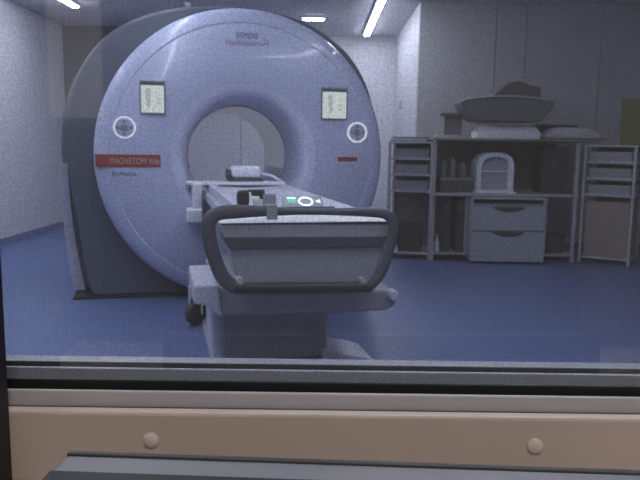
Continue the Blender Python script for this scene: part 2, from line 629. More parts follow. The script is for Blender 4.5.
def shell_loop(w, h, flare, n=160, e=2.5, u0=-.05):
    pts = []
    for i in range(n):
        a = 2 * PI * i / n
        c, s = math.cos(a), math.sin(a)
        if s >= 0:
            x = w * math.copysign(abs(c) ** (2 / e), c)
            z = DZ + h * abs(s) ** (2 / e)
        else:
            e2 = 60.0
            x = w * math.copysign(abs(c) ** (2 / e2), c)
            z = DZ - (DZ - .012) * abs(s) ** (2 / e2)
            k = (DZ - z) / DZ
            x *= 1 - flare * k ** 2.1
        pts.append((u0 + x, z))
    return pts


def circle_loop(r, n=160):
    return [(r * math.cos(2 * PI * i / n), DZ + r * math.sin(2 * PI * i / n)) for i in range(n)]


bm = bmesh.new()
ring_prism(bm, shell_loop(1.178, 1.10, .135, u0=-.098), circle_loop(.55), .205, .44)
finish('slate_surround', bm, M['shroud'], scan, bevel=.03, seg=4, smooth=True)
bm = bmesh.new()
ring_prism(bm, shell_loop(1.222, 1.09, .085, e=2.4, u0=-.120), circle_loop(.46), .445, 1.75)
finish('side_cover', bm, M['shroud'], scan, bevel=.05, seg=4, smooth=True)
for sgn in (-1, 1):
    zz_ = [.02 + .98 * i / 20 for i in range(21)]
    uu_ = [1.222 * (1 - .085 * max(0, (DZ - z) / DZ) ** 2.1) for z in zz_]
    bm = bmesh.new()
    prism_y(bm, [(-.12 + sgn * (u + .004 + .034 * (1 - z)), z) for u, z in zip(uu_, zz_)] + [(-.12 + sgn * (u - .05), z) for u, z in zip(uu_[::-1], zz_[::-1])], .435, 1.66)
    finish('side_skirt', bm, M['shell'], scan, bevel=.004)
bm = bmesh.new()
lathe_y(bm, [(.396, .54), (.396, 1.55), (.41, 1.70), (.44, 1.78), (.46, 1.78), (.455, 1.70), (.43, .562)], 0, DZ, 96, closed=True)
finish('bore_liner', bm, M['bore'], scan, smooth=True)
bm = bmesh.new()
na = 40
L = []
for v_ in (.57, 1.68):
    for r_ in (.3945, .390):
        L.append([bm.verts.new((r_ * math.cos(R(-15) + R(210) * i / na), v_, DZ + r_ * math.sin(R(-15) + R(210) * i / na))) for i in range(na + 1)])
for A_, B_ in ((L[0], L[1]), (L[2], L[3]), (L[0], L[2]), (L[1], L[3])):
    for i in range(na):
        bm.faces.new((A_[i], A_[i + 1], B_[i + 1], B_[i]))
finish('bore_fill_sheet', bm, M['bore_fill'], scan, smooth=True)  # glowing sheet added over the liner to lift its shade
finish('base_plinth', boxes((-1.26, 1.06, .19, 1.70, 0, .018)), M['black'], scan, bevel=.004)

# displays
for (x0, y0, x1, y1) in ((139, 80, 166, 115), (321, 87, 347, 120.5)):
    a, b = loc(x0, y0, 0), loc(x1, y1, 0)
    bz = finish('display', boxes((a.x, b.x, -.012, .004, b.z, a.z)), M['dial'], scan, bevel=.004)
    finish('top_bar', boxes((a.x + .010, b.x - .010, -.0142, -.011, a.z - .036, a.z - .012)), M['bezel'], bz)
    finish('display_screen', boxes((a.x + .012, b.x - .012, -.0145, -.011, b.z + .014, a.z - .034)), M['screen'], bz)
    cx = (a.x + b.x) / 2
    zm = (a.z + b.z) / 2
    bm = bmesh.new()
    prism_y(bm, [(cx - .045, zm - .02), (cx - .05, zm + .05), (cx - .03, zm + .07), (cx - .012, zm + .05), (cx - .018, zm - .07), (cx - .035, zm - .07)], -.0155, -.0140)
    finish('screen_figure', bm, M['screen_grey'], bz)
    finish('soft_key', boxes((cx + .03, cx + .055, -.0155, -.014, zm - .05, zm - .035), (cx + .03, cx + .055, -.0155, -.014, zm - .02, zm - .005)), M['screen_grey'], bz)

# round operating dials
for (px, py) in ((124.5, 127.5), (357, 132.5)):
    c = loc(px, py, 0)
    bm = bmesh.new()
    lathe_y(bm, [(0, -.010), (.058, -.010), (.062, -.006), (.062, .004), (0, .004)], c.x, c.z, 48)
    dl = finish('control_dial', bm, M['scanner'], scan, smooth=True)
    bm = bmesh.new()
    lathe_y(bm, [(.067, -.012), (.069, -.015), (.075, -.015), (.077, -.010), (.077, .003), (.067, .003)], c.x, c.z, 48, closed=True)
    finish('glow_ring', bm, M['ring'], dl, smooth=True)
    for k in range(4):
        a = PI / 2 * k
        bm = bmesh.new()
        lathe_y(bm, [(0, -.016), (.010, -.016), (.012, -.013), (.012, -.0095), (0, -.0095)], c.x + .046 * math.cos(a), c.z + .046 * math.sin(a), 20)
        finish('button', bm, M['dial'], dl, smooth=True)
    bm = bmesh.new()
    lathe_y(bm, [(0, -.017), (.022, -.017), (.026, -.013), (.026, -.0095), (0, -.0095)], c.x, c.z, 20)
    finish('button', bm, M['dial'], dl, smooth=True)

# red name band with pale lettering, following the rim
a, b = loc(96, 154, 0), loc(160.5, 167, 0)
zb, zt_ = loc(128, 167, 0).z, loc(128, 154.5, 0).z
bm = bmesh.new()
box(bm, -math.sqrt((DR - .02) ** 2 - .03 ** 2) - .003, b.x, -.004, .05, zb, zt_)
band = finish('name_band', bm, M['red'], scan)
t0, t1 = loc(112, 161, 0), loc(157, 161, 0)
text('lettering', 'MAGNETOM Vida', .066, M['ink_pale'], band, (t0.x + t1.x) / 2, -.005, (zb + zt_) / 2 - .004, sx=.68)
t = loc(124, 174, 0)
text('lettering', 'BioMatrix', .042, M['ink'], scan, t.x, -.001, t.z, sx=1.0)
a, b = loc(338, 157, 0), loc(357, 161.5, 0)
finish('red_tag', boxes((a.x, b.x, -.004, .004, b.z, a.z)), M['red'], scan, bevel=.001)
t = loc(247, 36, 0)
text('lettering', 'SIEMENS', .058, M['ink'], scan, t.x, -.001, t.z, sx=.75)
t = loc(243, 43, 0)
text('lettering', 'Healthineers', .060, M['ink_red'], scan, t.x, -.001, t.z, sx=.82)
bm = bmesh.new()
for (px, py) in ((265, 40), (267.5, 41.5), (265, 43.5), (262.5, 45), (268, 44.5)):
    p = loc(px, py, 0)
    lathe_y(bm, [(0, -.002), (.006, -.002), (.006, .001), (0, .001)], p.x, p.z, 12)
finish('dot_emblem', bm, M['ink'], scan)
# small indicator lamp near the rim
p = loc(334, 53, .012)
bm = bmesh.new()
lathe_y(bm, [(0, -.012), (.008, -.010), (.011, -.004), (.011, .02), (0, .02)], p.x, p.z, 16)
finish('indicator_lamp', bm, M['ring'], scan, smooth=True)
# white docking arm beside the tunnel mouth
a = loc(197, 183, -.10)
bb = loc(197, 221, -.10)
bm = bmesh.new()
box(bm, a.x - .035, a.x + .035, -.13, .02, bb.z + .02, a.z)
box(bm, a.x - .075, a.x + .035, -.15, .02, bb.z - .01, bb.z + .09)
finish('docking_arm', bm, M['white'], scan, bevel=.012, seg=3)
a2, b2 = loc(186, 182, -.06), loc(268, 185, -.06)
finish('docking_sill', boxes((a2.x, b2.x + .12, -.10, .10, b2.z, a2.z + .003)), M['white'], scan, bevel=.006)

# ------------------------------------------------------------------ patient table
V0 = -1.42
tab = thing('patient_table', 'long grey mobile patient table with big loop push handle', 'table', ORG + AY * V0, YAW)
tsh = Vector((0, -V0, 0))


def tfin(name, bm, m, parent=tab, **k):
    return finish(name, bm, m, parent, shift=tsh, **k)


TZ = .872
VE = -2.33                       # end of the table towards the window
# sliding tabletop with a shallow trough
HW = .272
sec = [(-HW, TZ - .05), (-HW, TZ + .004), (-HW + .02, TZ + .006), (-.20, TZ - .012), (0, TZ - .022), (.20, TZ - .012), (HW - .02, TZ + .006), (HW, TZ + .004), (HW, TZ - .05)]
bm = bmesh.new()
prism_y(bm, sec, -2.10, .62)
tfin('tabletop', bm, M['table_light'], bevel=.004)
bm = bmesh.new()
box(bm, -.30, .30, -2.12, -.22, TZ - .11, TZ - .052)
tfin('side_rails', bm, M['table'], bevel=.008)

# end section seen inside the loop handle (traced on its own plane)
def tp(px, py, v=VE):
    return loc(px, py, v)


def quad_prism(pxs, v0, v1):
    bm = bmesh.new()
    prism_y(bm, [(loc(x, y, v0).x, loc(x, y, v0).z) for x, y in pxs], v0, v1)
    return bm


ca, cb, ch = tp(219, 223.7, VE + .028), tp(392, 223.7, VE + .028), tp(305, 216.6, VE + .085)
bm = bmesh.new()
prism_x(bm, [(VE + .028, ca.z), (VE + .085, ch.z), (VE + .24, ch.z), (VE + .24, ca.z)], ca.x, cb.x)
tfin('end_cap', bm, M['cap_white'], bevel=.006, seg=3)
tfin('end_seam', quad_prism([(221, 223.4), (390, 223.0), (390, 227), (222, 227)], VE + .040, VE + .22), M['table_dark'])
tfin('end_face', quad_prism([(221, 225.0), (389, 224.5), (388, 240), (226, 241)], VE + .036, VE + .22), M['table'], bevel=.004)
tfin('navy_strip', quad_prism([(223, 237.5), (388, 236.5), (384, 246), (372, 247.5), (232, 249.5), (228, 248)], VE + .026, VE + .20), M['table_dark'], bevel=.005)
tfin('lower_panel', quad_prism([(230, 247), (386, 246), (372, 284), (238, 285)], VE + .05, VE + .30), M['table_panel'], bevel=.01, seg=3)

# loop handle
pts_px = [(300, 211.5), (260, 211.2), (232, 211.5), (217, 213), (209, 220), (208, 232), (212, 250), (217, 266), (224, 280), (236, 288.5)]
pts_r = [(368, 287.5), (378, 279), (385, 265), (390, 248), (393.5, 232), (393, 220), (386, 213.5), (370, 212), (340, 211.7)]
P = [tp(x, y) for x, y in pts_px]
Q = [tp(x, y) for x, y in pts_r]
full = smooth_path(Q + P, 2)
bm = bmesh.new()
n_ = len(full)
rad = []
for i, p in enumerate(full):
    top = min(1, max(0, (p.z - .62) / .2))
    left = p.x < -.2
    right = p.x > .2
    rad.append(.0145 if not (left or right) else .029 if left else .022)
rad = [sum(rad[max(0, i - 3):i + 4]) / len(rad[max(0, i - 3):i + 4]) for i in range(n_)]
tube(bm, full, rad, 14, ry=.017)
hd = tfin('push_handle', bm, M['handle'], smooth=True)
bm = bmesh.new()
tube(bm, [tp(234, 288.3), tp(300, 288), tp(370, 287.2)], .023, 14, ry=.020)
tfin('lower_grip', bm, M['handle_dark'], hd, smooth=True)
for px in (240, 363):
    a = tp(px, 286)
    bm = bmesh.new()
    tube(bm, [(a.x, VE - .01, a.z + .02), (a.x, VE + .12, a.z + .02)], .014, 12)
    tfin('handle_mount', bm, M['table'], hd, smooth=True)

# control pad on the end of the tabletop
def ont(px, py, z=TZ + .012):
    d_ = ray(px, py)
    o_ = Vector((0, 0, CAM_H)) - ORG
    t_ = (z - CAM_H) / d_.z
    p_ = o_ + d_ * t_
    return Vector((p_.dot(AX), p_.dot(AY), z))


g = ont(305, 202.5, TZ + .022)
AL = math.atan2(.040, .062)


def sl(u, t, lift=0.0):
    return (g.x + u, g.y + t * math.cos(AL) - lift * math.sin(AL), TZ + .026 + t * math.sin(AL) + lift * math.cos(AL))


bm = bmesh.new()
prism_x(bm, [(g.y - .036, TZ - .03), (g.y - .036, TZ + .0026), (g.y + .036, TZ + .0492), (g.y + .05, TZ + .0492), (g.y + .05, TZ - .03)], g.x - .10, g.x + .085)
pad = tfin('control_unit', bm, M['table_panel'], bevel=.004)
tfin('unit_edge', boxes((g.x - .10, g.x + .13, g.y - .045, g.y - .0365, TZ - .01, TZ + .006)), M['table_dark'], pad)


def decal(name, pts, m, lift=.0035):
    bm = bmesh.new()
    lo = [bm.verts.new(sl(u, t, .0005)) for u, t in pts]
    hi = [bm.verts.new(sl(u, t, lift)) for u, t in pts]
    n_ = len(pts)
    bm.faces.new(lo)
    bm.faces.new(hi[::-1])
    for i in range(n_):
        bm.faces.new((lo[i], lo[(i + 1) % n_], hi[(i + 1) % n_], hi[i]))
    return tfin(name, bm, m, pad)


n = 40
L = []
for rr_, lf in ((1.0, .0005), (1.0, .0035), (.74, .0035), (.74, .0005)):
    L.append([bm_ for bm_ in [(rr_ * .036 * math.cos(2 * PI * i / n) + .003, rr_ * .033 * math.sin(2 * PI * i / n), lf) for i in range(n)]])
bm = bmesh.new()
L = [[bm.verts.new(sl(*q_)) for q_ in row] for row in L]
for k in range(4):
    A_, B_ = L[k], L[(k + 1) % 4]
    for i in range(n):
        j = (i + 1) % n
        bm.faces.new((A_[i], A_[j], B_[j], B_[i]))
tfin('lit_ring', bm, M['white_key'], pad)
decal('green_key', [(-.082, -.008), (-.040, -.008), (-.040, .020), (-.082, .020)], M['green'])
decal('white_key', [(-.082, .022), (-.040, .022), (-.040, .030), (-.082, .030)], M['white_key'])
decal('arrow_key', [(.048, .0), (.072, -.010), (.072, .014)], M['white_key'])

# trolley under the table
v1 = -2.10
a, b = loc(194, 288, v1), loc(396, 311, v1)
bm = bmesh.new()
prism_y(bm, [(loc(x, y, v1).x, loc(x, y, v1).z) for x, y in ((216, 287.5), (372, 289), (396, 291), (396, 306), (385, 311), (330, 314), (216, 316))], v1, v1 + .8)
tr = tfin('trolley_deck', bm, M['trolley'], bevel=.015, seg=3)
bm = bmesh.new()
prism_y(bm, [(loc(x, y, v1).x, loc(x, y, v1).z) for x, y in ((193, 285), (218, 284), (222, 316), (214, 312), (211, 306), (193, 303))], v1 - .02, v1 + .5)
tfin('corner_block', bm, M['table_light'], bevel=.012, seg=3)
c = loc(392, 294.5, v1)
bm = bmesh.new()
lathe_y(bm, [(0, -.035), (.018, -.032), (.027, -.02), (.028, .01), (0, .01)], c.x, c.z, 24)
bmesh.ops.translate(bm, vec=(0, v1, 0), verts=bm.verts[:])
tfin('release_knob', bm, M['table_light'], smooth=True)
# column
vp = -1.62
pa = [loc(216, 313, vp), loc(331, 313, vp), loc(327, 350, vp), loc(222, 352, vp)]
ul, ur = pa[3].x, pa[2].x
deckz = loc(300, 300, v1).z
bm = bmesh.new()
prism_y(bm, [(ul, .03), (ur, .03), (ur + .015, deckz), (ul - .02, deckz)], vp, vp + .95)
tfin('column', bm, M['trolley'], bevel=.03, seg=4)
bm = bmesh.new()
prism_y(bm, [(ul - .045, .0), (ul + .02, .0), (ul + .012, deckz), (ul - .06, deckz)], vp + .035, vp + .5)
tfin('lit_column_edge', bm, M['table_light'], bevel=.02, seg=4)  # lit chamfer of the column, its brightness put into a lighter colour
bm = bmesh.new()
fx = atz(372, 360, 0)
fu = (fx - ORG).dot(AX)
box(bm, ul - .05, ur + .0, vp - .015, vp + 1.0, 0, .028)
base = tfin('base_plate', bm, M['table_panel'], bevel=.008)
bm = bmesh.new()
prism_y(bm, [(ur - .03, 0), (fu, 0), (fu, .012), (fu - .07, .038), (ur + .05, .06), (ur - .03, .09)], vp - .03, vp + .30)
tfin('floor_foot', bm, M['table_light'], bevel=.01, seg=3)
# castors
wl = atz(196, 324.5, 0)
wu, wv = (wl - ORG).dot(AX), (wl - ORG).dot(AY)
for (u, v) in ((wu, wv), (-wu, wv)):
    fk = tfin('castor', boxes((u + .032, u + .045, v - .035, v + .035, .07, .20), (u - .045, u - .032, v - .035, v + .035, .07, .20), (u - .045, u + .045, v - .04, v + .04, .185, .26)), M['table_light'], bevel=.006)
    bm = bmesh.new()
    lathe_y(bm, [(.02, -.028), (.06, -.03), (.078, -.022), (.083, 0), (.078, .022), (.06, .03), (.02, .028)], 0, 0, 32, closed=True)
    bmesh.ops.rotate(bm, cent=(0, 0, 0), matrix=Matrix.Rotation(R(90 - 45), 3, 'Z'), verts=bm.verts[:])
    bmesh.ops.translate(bm, vec=(u, v, .083), verts=bm.verts[:])
    tfin('wheel', bm, M['tyre'], fk, smooth=True)
    tfin('cross_beam', boxes((min(u, 0) + (.0 if u > 0 else .0), max(u, 0), v - .04, v + .04, .19, .25)), M['table'], fk)

# ------------------------------------------------------------------ things on the table
def scan_to_world(u, v, z):
    return ORG + AX * u + AY * v + Vector((0, 0, z))


# white head cushion in its dark holder at the tunnel mouth
ph = loc(245, 182, .05)
hc = thing('head_cushion', 'white head cushion in a dark cradle on the table at the tunnel mouth', 'cushion', scan_to_world(ph.x, .05, TZ - .010), YAW)
bm = bmesh.new()
prism_z(bm, [(-.128, -.10), (.125, -.10), (.125, .12), (-.125, .12)], 0, .05)
finish('cradle', bm, M['dark'], hc, bevel=.012, seg=3)
finish('cradle_side', boxes((-.135, -.112, -.08, .11, .04, .115)), M['handle'], hc, bevel=.008)
bm = bmesh.new()
box(bm, -.108, .108, -.09, .11, .05, .142)
finish('pad', bm, M['pad'], hc, bevel=.03, seg=4, smooth=True)
# white lead sloping away from the cradle
pa_, pb_ = loc(262, 173.5, .08), loc(283, 182, -.02)
bm = bmesh.new()
tube(bm, smooth_path([scan_to_world(pa_.x - .01, .08, pa_.z), scan_to_world((pa_.x + pb_.x) / 2, .03, (pa_.z + pb_.z) / 2 + .015), scan_to_world(pb_.x, -.02, TZ + .010)], 2), .011, 10)
tag(finish('coil_lead', bm, M['white'], smooth=True), 'white lead sloping from the head cushion down to the table', 'cable')

# black headset on the near end of the tabletop
ha = ont(243, 206, TZ - .006)
hs = thing('headset', 'black headset with two ear cups lying on the near end of the table', 'headset', scan_to_world(ha.x, ha.y, TZ - .009), YAW)
bm = bmesh.new()
box(bm, -.029, .029, -.03, .03, .004, .078)
finish('ear_cup', bm, M['black'], hs, bevel=.018, seg=4, smooth=True)
bm = bmesh.new()
box(bm, .082, .100, -.005, .035, .004, .075)
finish('ear_cup', bm, M['black'], hs, bevel=.007, seg=3, smooth=True)
bm = bmesh.new()
box(bm, .042, .106, .0, .035, .050, .080)
finish('headband', bm, M['black'], hs, bevel=.008, seg=3, smooth=True)
bm = bmesh.new()
tube(bm, smooth_path([(.02, .02, .070), (.03, .022, .074), (.05, .022, .074)], 2), .006, 8)
finish('hinge', bm, M['black'], hs, smooth=True)
# small pale box between the cups
pb = ont(257.5, 206, TZ - .006)
o = finish('pad_box', boxes((-.022, .022, -.02, .02, 0, .046)), M['pillow'], bevel=.006, seg=3)
o.name = 'foam_block'
o.location = scan_to_world(pb.x, pb.y - .01, TZ - .018)
o.rotation_euler = (0, 0, YAW)
tag(o, 'small pale foam block beside the black headset', 'block')

# grey hand control hooked over the loop handle
gc = loc(271, 211, VE)
gh = thing('hand_control', 'grey hand control hooked over the top bar of the push handle', 'hand control', scan_to_world(gc.x, VE, gc.z - .05), YAW)
bm = bmesh.new()
box(bm, -.027, .027, .020, .044, .045, .118)
finish('body', bm, M['table_panel'], gh, bevel=.01, seg=3)
bm = bmesh.new()
prism_x(bm, [(-.030, .018), (-.022, .018), (-.022, .070), (.030, .070), (.030, .077), (-.030, .077)], -.022, .022)
finish('hook', bm, M['table_panel'], gh, bevel=.003)

# ------------------------------------------------------------------ ceiling lights
def strip_light(a, b, label, w=.038):
    a, b = Vector(a), Vector(b)
    mid = (a + b) / 2
    L_ = (b - a).length
    ang = math.atan2((b - a).y, (b - a).x)
    t_ = thing('strip_light', label, 'ceiling light', (mid.x, mid.y, HC), ang, 'linear ceiling lights')
    finish('housing', boxes((-L_ / 2 - .02, L_ / 2 + .02, -w - .012, w + .012, -.03, 0)), M['white'], t_, bevel=.004)
    finish('diffuser', boxes((-L_ / 2, L_ / 2, -w, w, -.046, -.028)), M['tube'], t_, bevel=.008)
    return t_


zc = HC - .046
p = atz(366.5, 36.5, zc)
strip_light((p.x, p.y - .02, HC), (p.x + .02, 6.0, HC), 'long strip light on the ceiling right of the scanner, running to the far wall')
p0, p1 = atz(303, 20, zc), atz(324, 20.5, zc)
strip_light((p0.x, p0.y, HC), (p1.x, p1.y, HC), 'short strip light crosswise on the ceiling above the scanner rim')
p = atz(76, 8, zc)
strip_light((p.x, p.y, HC), (p.x - .02, 3.4, HC), 'strip light on the ceiling along the left wall')
strip_light((-1.2, 5.2, HC), (-1.2, 1.1, HC), 'strip light on the ceiling in front of the scanner')
strip_light((-2.5, 7.0, HC), (-0.9, 7.0, HC), 'added strip light out of view, crosswise behind the scanner, brightening the left wall')  # unseen strip added, brightens the left wall
strip_light((0.9, 4.6, HC), (0.9, 1.1, HC), 'strip light on the ceiling over the foot end of the table')
p = atz(187.5, 5, HC - .02)
sd = thing('smoke_detector', 'small white ceiling sensor above the scanner top', 'sensor', (p.x, p.y, HC))
bm = bmesh.new()
lathe_z(bm, [(0, -.04), (.02, -.04), (.035, -.025), (.04, -.008), (.04, 0), (0, 0)], 0, 0, 24)
finish('housing', bm, M['white'], sd, smooth=True)
bm = bmesh.new()
lathe_z(bm, [(0, -.052), (.012, -.050), (.015, -.0395), (0, -.0395)], 0, 0, 16)
finish('lamp', bm, M['ring'], sd, smooth=True)
# wall switch
p = at(401, 105, 9)
d_ = ray(401, 105)
yy = d_.y * (XS / d_.x)
zz = CAM_H + d_.z * (XS / d_.x)
sw = thing('wall_switch', 'small dark switch on the bright side wall right of the scanner', 'switch', (XS - .006, yy, zz))
finish('plate', boxes((-.006, .006, -.08, .08, -.055, .055)), M['table'], sw, bevel=.002)
finish('rocker', boxes((-.012, -.005, -.05, .05, -.035, .035)), M['table_panel'], sw, bevel=.002)

# ------------------------------------------------------------------ storage wall on the right
YF = 6.92                       # front plane of the middle bay
YBK = YS - .02


def X(px, Y=YF, py=190):
    return at(px, py, Y).x


def Z(py, Y=YF, px=505):
    return at(px, py, Y).z


ZW = Z(194)                     # worktop height
ZU = Z(138.5)                   # upper shelf height
x433, x437, x470, x547, x575, x580 = X(433), X(438), X(470), X(547), X(574), X(579)

# middle rack: uprights, worktop, upper shelf
rack = thing('storage_rack', 'open storage rack with worktop and upper shelf behind the drawers', 'rack', ((x433 + x580) / 2, YF + .35, 0))
rs = Vector((-(x433 + x580) / 2, -(YF + .35), 0))


def rfin(name, bm, m, parent=rack, **k):
    return finish(name, bm, m, parent, shift=rs, **k)


for px in (434, 577):
    for yv in (YF + .02, YBK - .06):
        rfin('upright', boxes((X(px) - .018, X(px) + .018, yv, yv + .036, 0, ZU)), M['bench'], bevel=.003)
rfin('worktop', boxes((x433, x580, YF, YBK - .02, ZW - .026, ZW)), M['bench'], bevel=.005)
rfin('upper_shelf', boxes((x433 - .01, X(598), YF, YBK - .02, ZU - .025, ZU)), M['rackback_warm'], bevel=.005)
rfin('bottom_shelf', boxes((x433 + .02, x580 - .02, YF + .02, YBK - .04, .06, .085)), M['bench'], bevel=.004)
rfin('back_panel', boxes((x433 + .02, x580 - .02, YBK - .02, YBK - .005, .085, ZU - .025)), M['rackback_warm'])
rfin('divider', boxes((X(548) , X(548) + .02, YF + .03, YBK - .06, .085, ZW - .026)), M['bench'], bevel=.003)
rfin('divider', boxes((X(469) - .02, X(469), YF + .03, YBK - .06, .085, ZW - .026)), M['bench'], bevel=.003)

# drawer cabinet standing under the worktop
yd = YF - .14
dx0_, dx1_ = at(471, 230, yd).x, at(545.5, 230, yd).x
dc = thing('drawer_cabinet', 'white cabinet with two deep drawers under the worktop', 'drawer cabinet', ((dx0_ + dx1_) / 2, yd + .3, 0))
hwid = (dx1_ - dx0_) / 2
ztop = ZW - .032


def zdraw(py):
    return at(508, py, yd).z


finish('carcass', boxes((-hwid, -hwid + .02, -.28, .30, .05, ztop), (hwid - .02, hwid, -.28, .30, .05, ztop), (-hwid, hwid, -.28, .30, .03, .07),
                        (-hwid, hwid, .28, .30, .05, ztop), (-hwid, hwid, -.28, .30, ztop - .015, ztop)), M['drawer'], dc, bevel=.003)
finish('inner_tray', boxes((-hwid + .02, hwid - .02, -.22, .28, zdraw(207), zdraw(204))), M['tray'], dc)
zs = (zdraw(206.5), zdraw(231.5), zdraw(262.5))
for k in range(2):
    dr = finish('drawer', boxes((-hwid + .004, hwid - .004, -.30, .25 if k else .24, zs[k + 1] + .006, zs[k] - .004)), M['drawer'], dc, bevel=.006, seg=3)
    hzc = zs[k] - .006
    bm = bmesh.new()
    hx = .17
    pts = [(-hx, hzc)] + [(-hx + 2 * hx * i / 14, hzc - .052 * math.sin(PI * i / 14) ** .7) for i in range(1, 14)] + [(hx, hzc)]
    prism_y(bm, pts, -.306, -.296)
    finish('recess_handle', bm, M['dark'], dr)
for sx in (-1, 1):
    for sy in (-.24, .24):
        bm = bmesh.new()
        lathe_z(bm, [(0, 0), (.022, 0), (.022, .03), (0, .03)], sx * (hwid - .05), sy, 16)
        finish('foot', bm, M['dark'], dc)

# left tray rack, turned slightly
def tray_rack(name_label, pxa, ya, pxb, yb, ztop, zlev, back, shelf_m, depth=.5, zlow=None):
    A_ = Vector((at(pxa, 200, ya).x, ya, 0))
    B_ = Vector((at(pxb, 200, yb).x, yb, 0))
    w = (B_ - A_).length
    ang = math.atan2((B_ - A_).y, (B_ - A_).x)
    t_ = thing('tray_rack', name_label, 'rack', (A_ + B_) / 2, ang)
    h = w / 2
    for sx in (-1, 1):
        for y0 in (0, depth - .03):
            finish('upright', boxes((sx * (h - .015) - .014, sx * (h - .015) + .014, y0, y0 + .03, 0, ztop)), M['bench'], t_, bevel=.003)
    finish('top_panel', boxes((-h, h, 0, depth, ztop, ztop + .02)), M['bench'], t_, bevel=.003)
    finish('bottom_shelf', boxes((-h + .005, h - .005, .005, depth - .005, .05, .075)), M['bench'], t_, bevel=.003)
    finish('back_panel', boxes((-h + .01, h - .01, depth - .012, depth - .002, .08, ztop)), back, t_)
    for i, zl in enumerate(zlev):
        tr_ = finish('tray', boxes((-h + .032, h - .032, .02, depth - .03, zl, zl + .012), (-h + .032, h - .032, .015, .025, zl, zl + .03)), M['bench'], t_, bevel=.002)
        zn = zlev[i - 1] if i else ztop
        finish('tray_bin', boxes((-h + .045, h - .045, .04, depth - .04, zl + .0125, zl + (zn - zl) * .72)), shelf_m, tr_, bevel=.01)
    return t_, A_, B_, ang, h


yla, ylb = 7.06, 6.96
t_left, LA, LB, lang, lh = tray_rack('white framed tray rack left of the drawers, three trays over an open bay', 387, yla, 432, ylb, Z(143.5, 7.0, 410), [Z(160, 7.0, 410), Z(176, 7.0, 410), Z(192.5, 7.0, 410)], M['rackback'], M['tray'])
yra, yrb = 6.98, 6.70
t_right, RA, RB, rang, rh = tray_rack('white framed tray rack at the right end with warm grey lower panel', 581, yra, 634, yrb, Z(147, 6.85, 610), [Z(164, 6.85, 610), Z(180.5, 6.85, 610), Z(197, 6.85, 610)], M['rackback_warm'], M['tray'])
# closed lower panel of the right rack
zl_ = Z(199, 6.85, 610)
finish('lower_panel', boxes((-rh + .05, rh - .035, .02, .035, .08, zl_ - .03)), M['rackback_warm'], t_right, bevel=.003)

# dark bin in the left rack
bn = thing('storage_bin', 'dark open bin on the floor shelf of the left tray rack', 'bin', (LA + LB) / 2 + Vector((.035, .12, .075)), lang)


def open_bin(t_, w, d_, h, m, taper=.9):
    bm = bmesh.new()
    o_ = [(-w, -d_), (w, -d_), (w, d_), (-w, d_)]
    lv = [(taper, 0), (1, h), (.93, h), (taper * .93, .01)]
    L = [[bm.verts.new((p[0] * s, p[1] * s, z)) for p in o_] for s, z in lv]
    for a_, b_ in zip(L[:-1], L[1:]):
        for i in range(4):
            bm.faces.new((a_[i], a_[(i + 1) % 4], b_[(i + 1) % 4], b_[i]))
    bm.faces.new(L[0][::-1])
    bm.faces.new(L[-1])
    finish('tub', bm, m, t_, bevel=.004)
    finish('rim', boxes((-w - .006, w + .006, -d_ - .006, -d_ + .004, h - .018, h), (-w - .006, w + .006, d_ - .004, d_ + .006, h - .018, h),
                        (-w - .006, -w + .004, -d_, d_, h - .018, h), (w - .004, w + .006, -d_, d_, h - .018, h)), m, t_, bevel=.002)


open_bin(bn, .13, .10, .31, M['dark'])
bn2 = thing('storage_bin', 'dark open bin on the bottom shelf right of the drawers', 'bin', ((X(549) + X(574)) / 2 + .01, YF + .22, .085))
open_bin(bn2, .095, .12, .19, M['dark'])

# boards standing in the left bay
for px, w, h, lab, m in ((447, .04, .555, 'tall dark board standing in the bay beside the drawers, the left one', M['dark']),
                         (461, .048, .545, 'tall dark board standing in the bay beside the drawers, nearer the drawers', M['dark'])):
    t_ = thing('transfer_board', lab, 'board', (X(px, YF + .12), YF + .14, .085))
    finish('panel', boxes((-w, w, -.07, .30, 0, h)), m, t_, bevel=.012, seg=3)
    finish('grip_slot', boxes((-w * .4, w * .4, -.0715, -.068, h - .12, h - .06)), M['charcoal'], t_)
bt = thing('spray_bottle', 'small white bottle beside the left upright on the bottom shelf', 'bottle', (X(438.5, YF + .08), YF + .075, .085))
bm = bmesh.new()
lathe_z(bm, [(0, 0), (.024, 0), (.027, .01), (.027, .10), (.018, .125), (.01, .135), (.01, .15), (0, .15)], 0, 0, 20)
finish('bottle_body', bm, M['white'], bt, smooth=True)
bm = bmesh.new()
lathe_z(bm, [(0, .1505), (.014, .1505), (.014, .18), (.008, .19), (0, .19)], 0, 0, 16)
finish('cap', bm, M['bench'], bt, smooth=True)

# head coil on the worktop: an arched white shell with a grey opening
cx = X(493, YF + .15)
hw2 = (X(511, YF + .15) - X(474, YF + .15)) / 2
hcoil = thing('head_coil', 'white arched head coil on the worktop over the drawers', 'coil', (cx, YF + .18, ZW))
hh = Z(152.5, YF + .15) - ZW


def arch(w, h, n=24, e=2.6):
    pts = [(-w, 0)]
    zr = h - w * .85
    for i in range(n + 1):
        a = PI - PI * i / n
        c_, s_ = math.cos(a), math.sin(a)
        pts.append((w * math.copysign(abs(c_) ** (2 / e), c_), zr + (h - zr) * abs(s_) ** (2 / e)))
    pts.append((w, 0))
    return pts


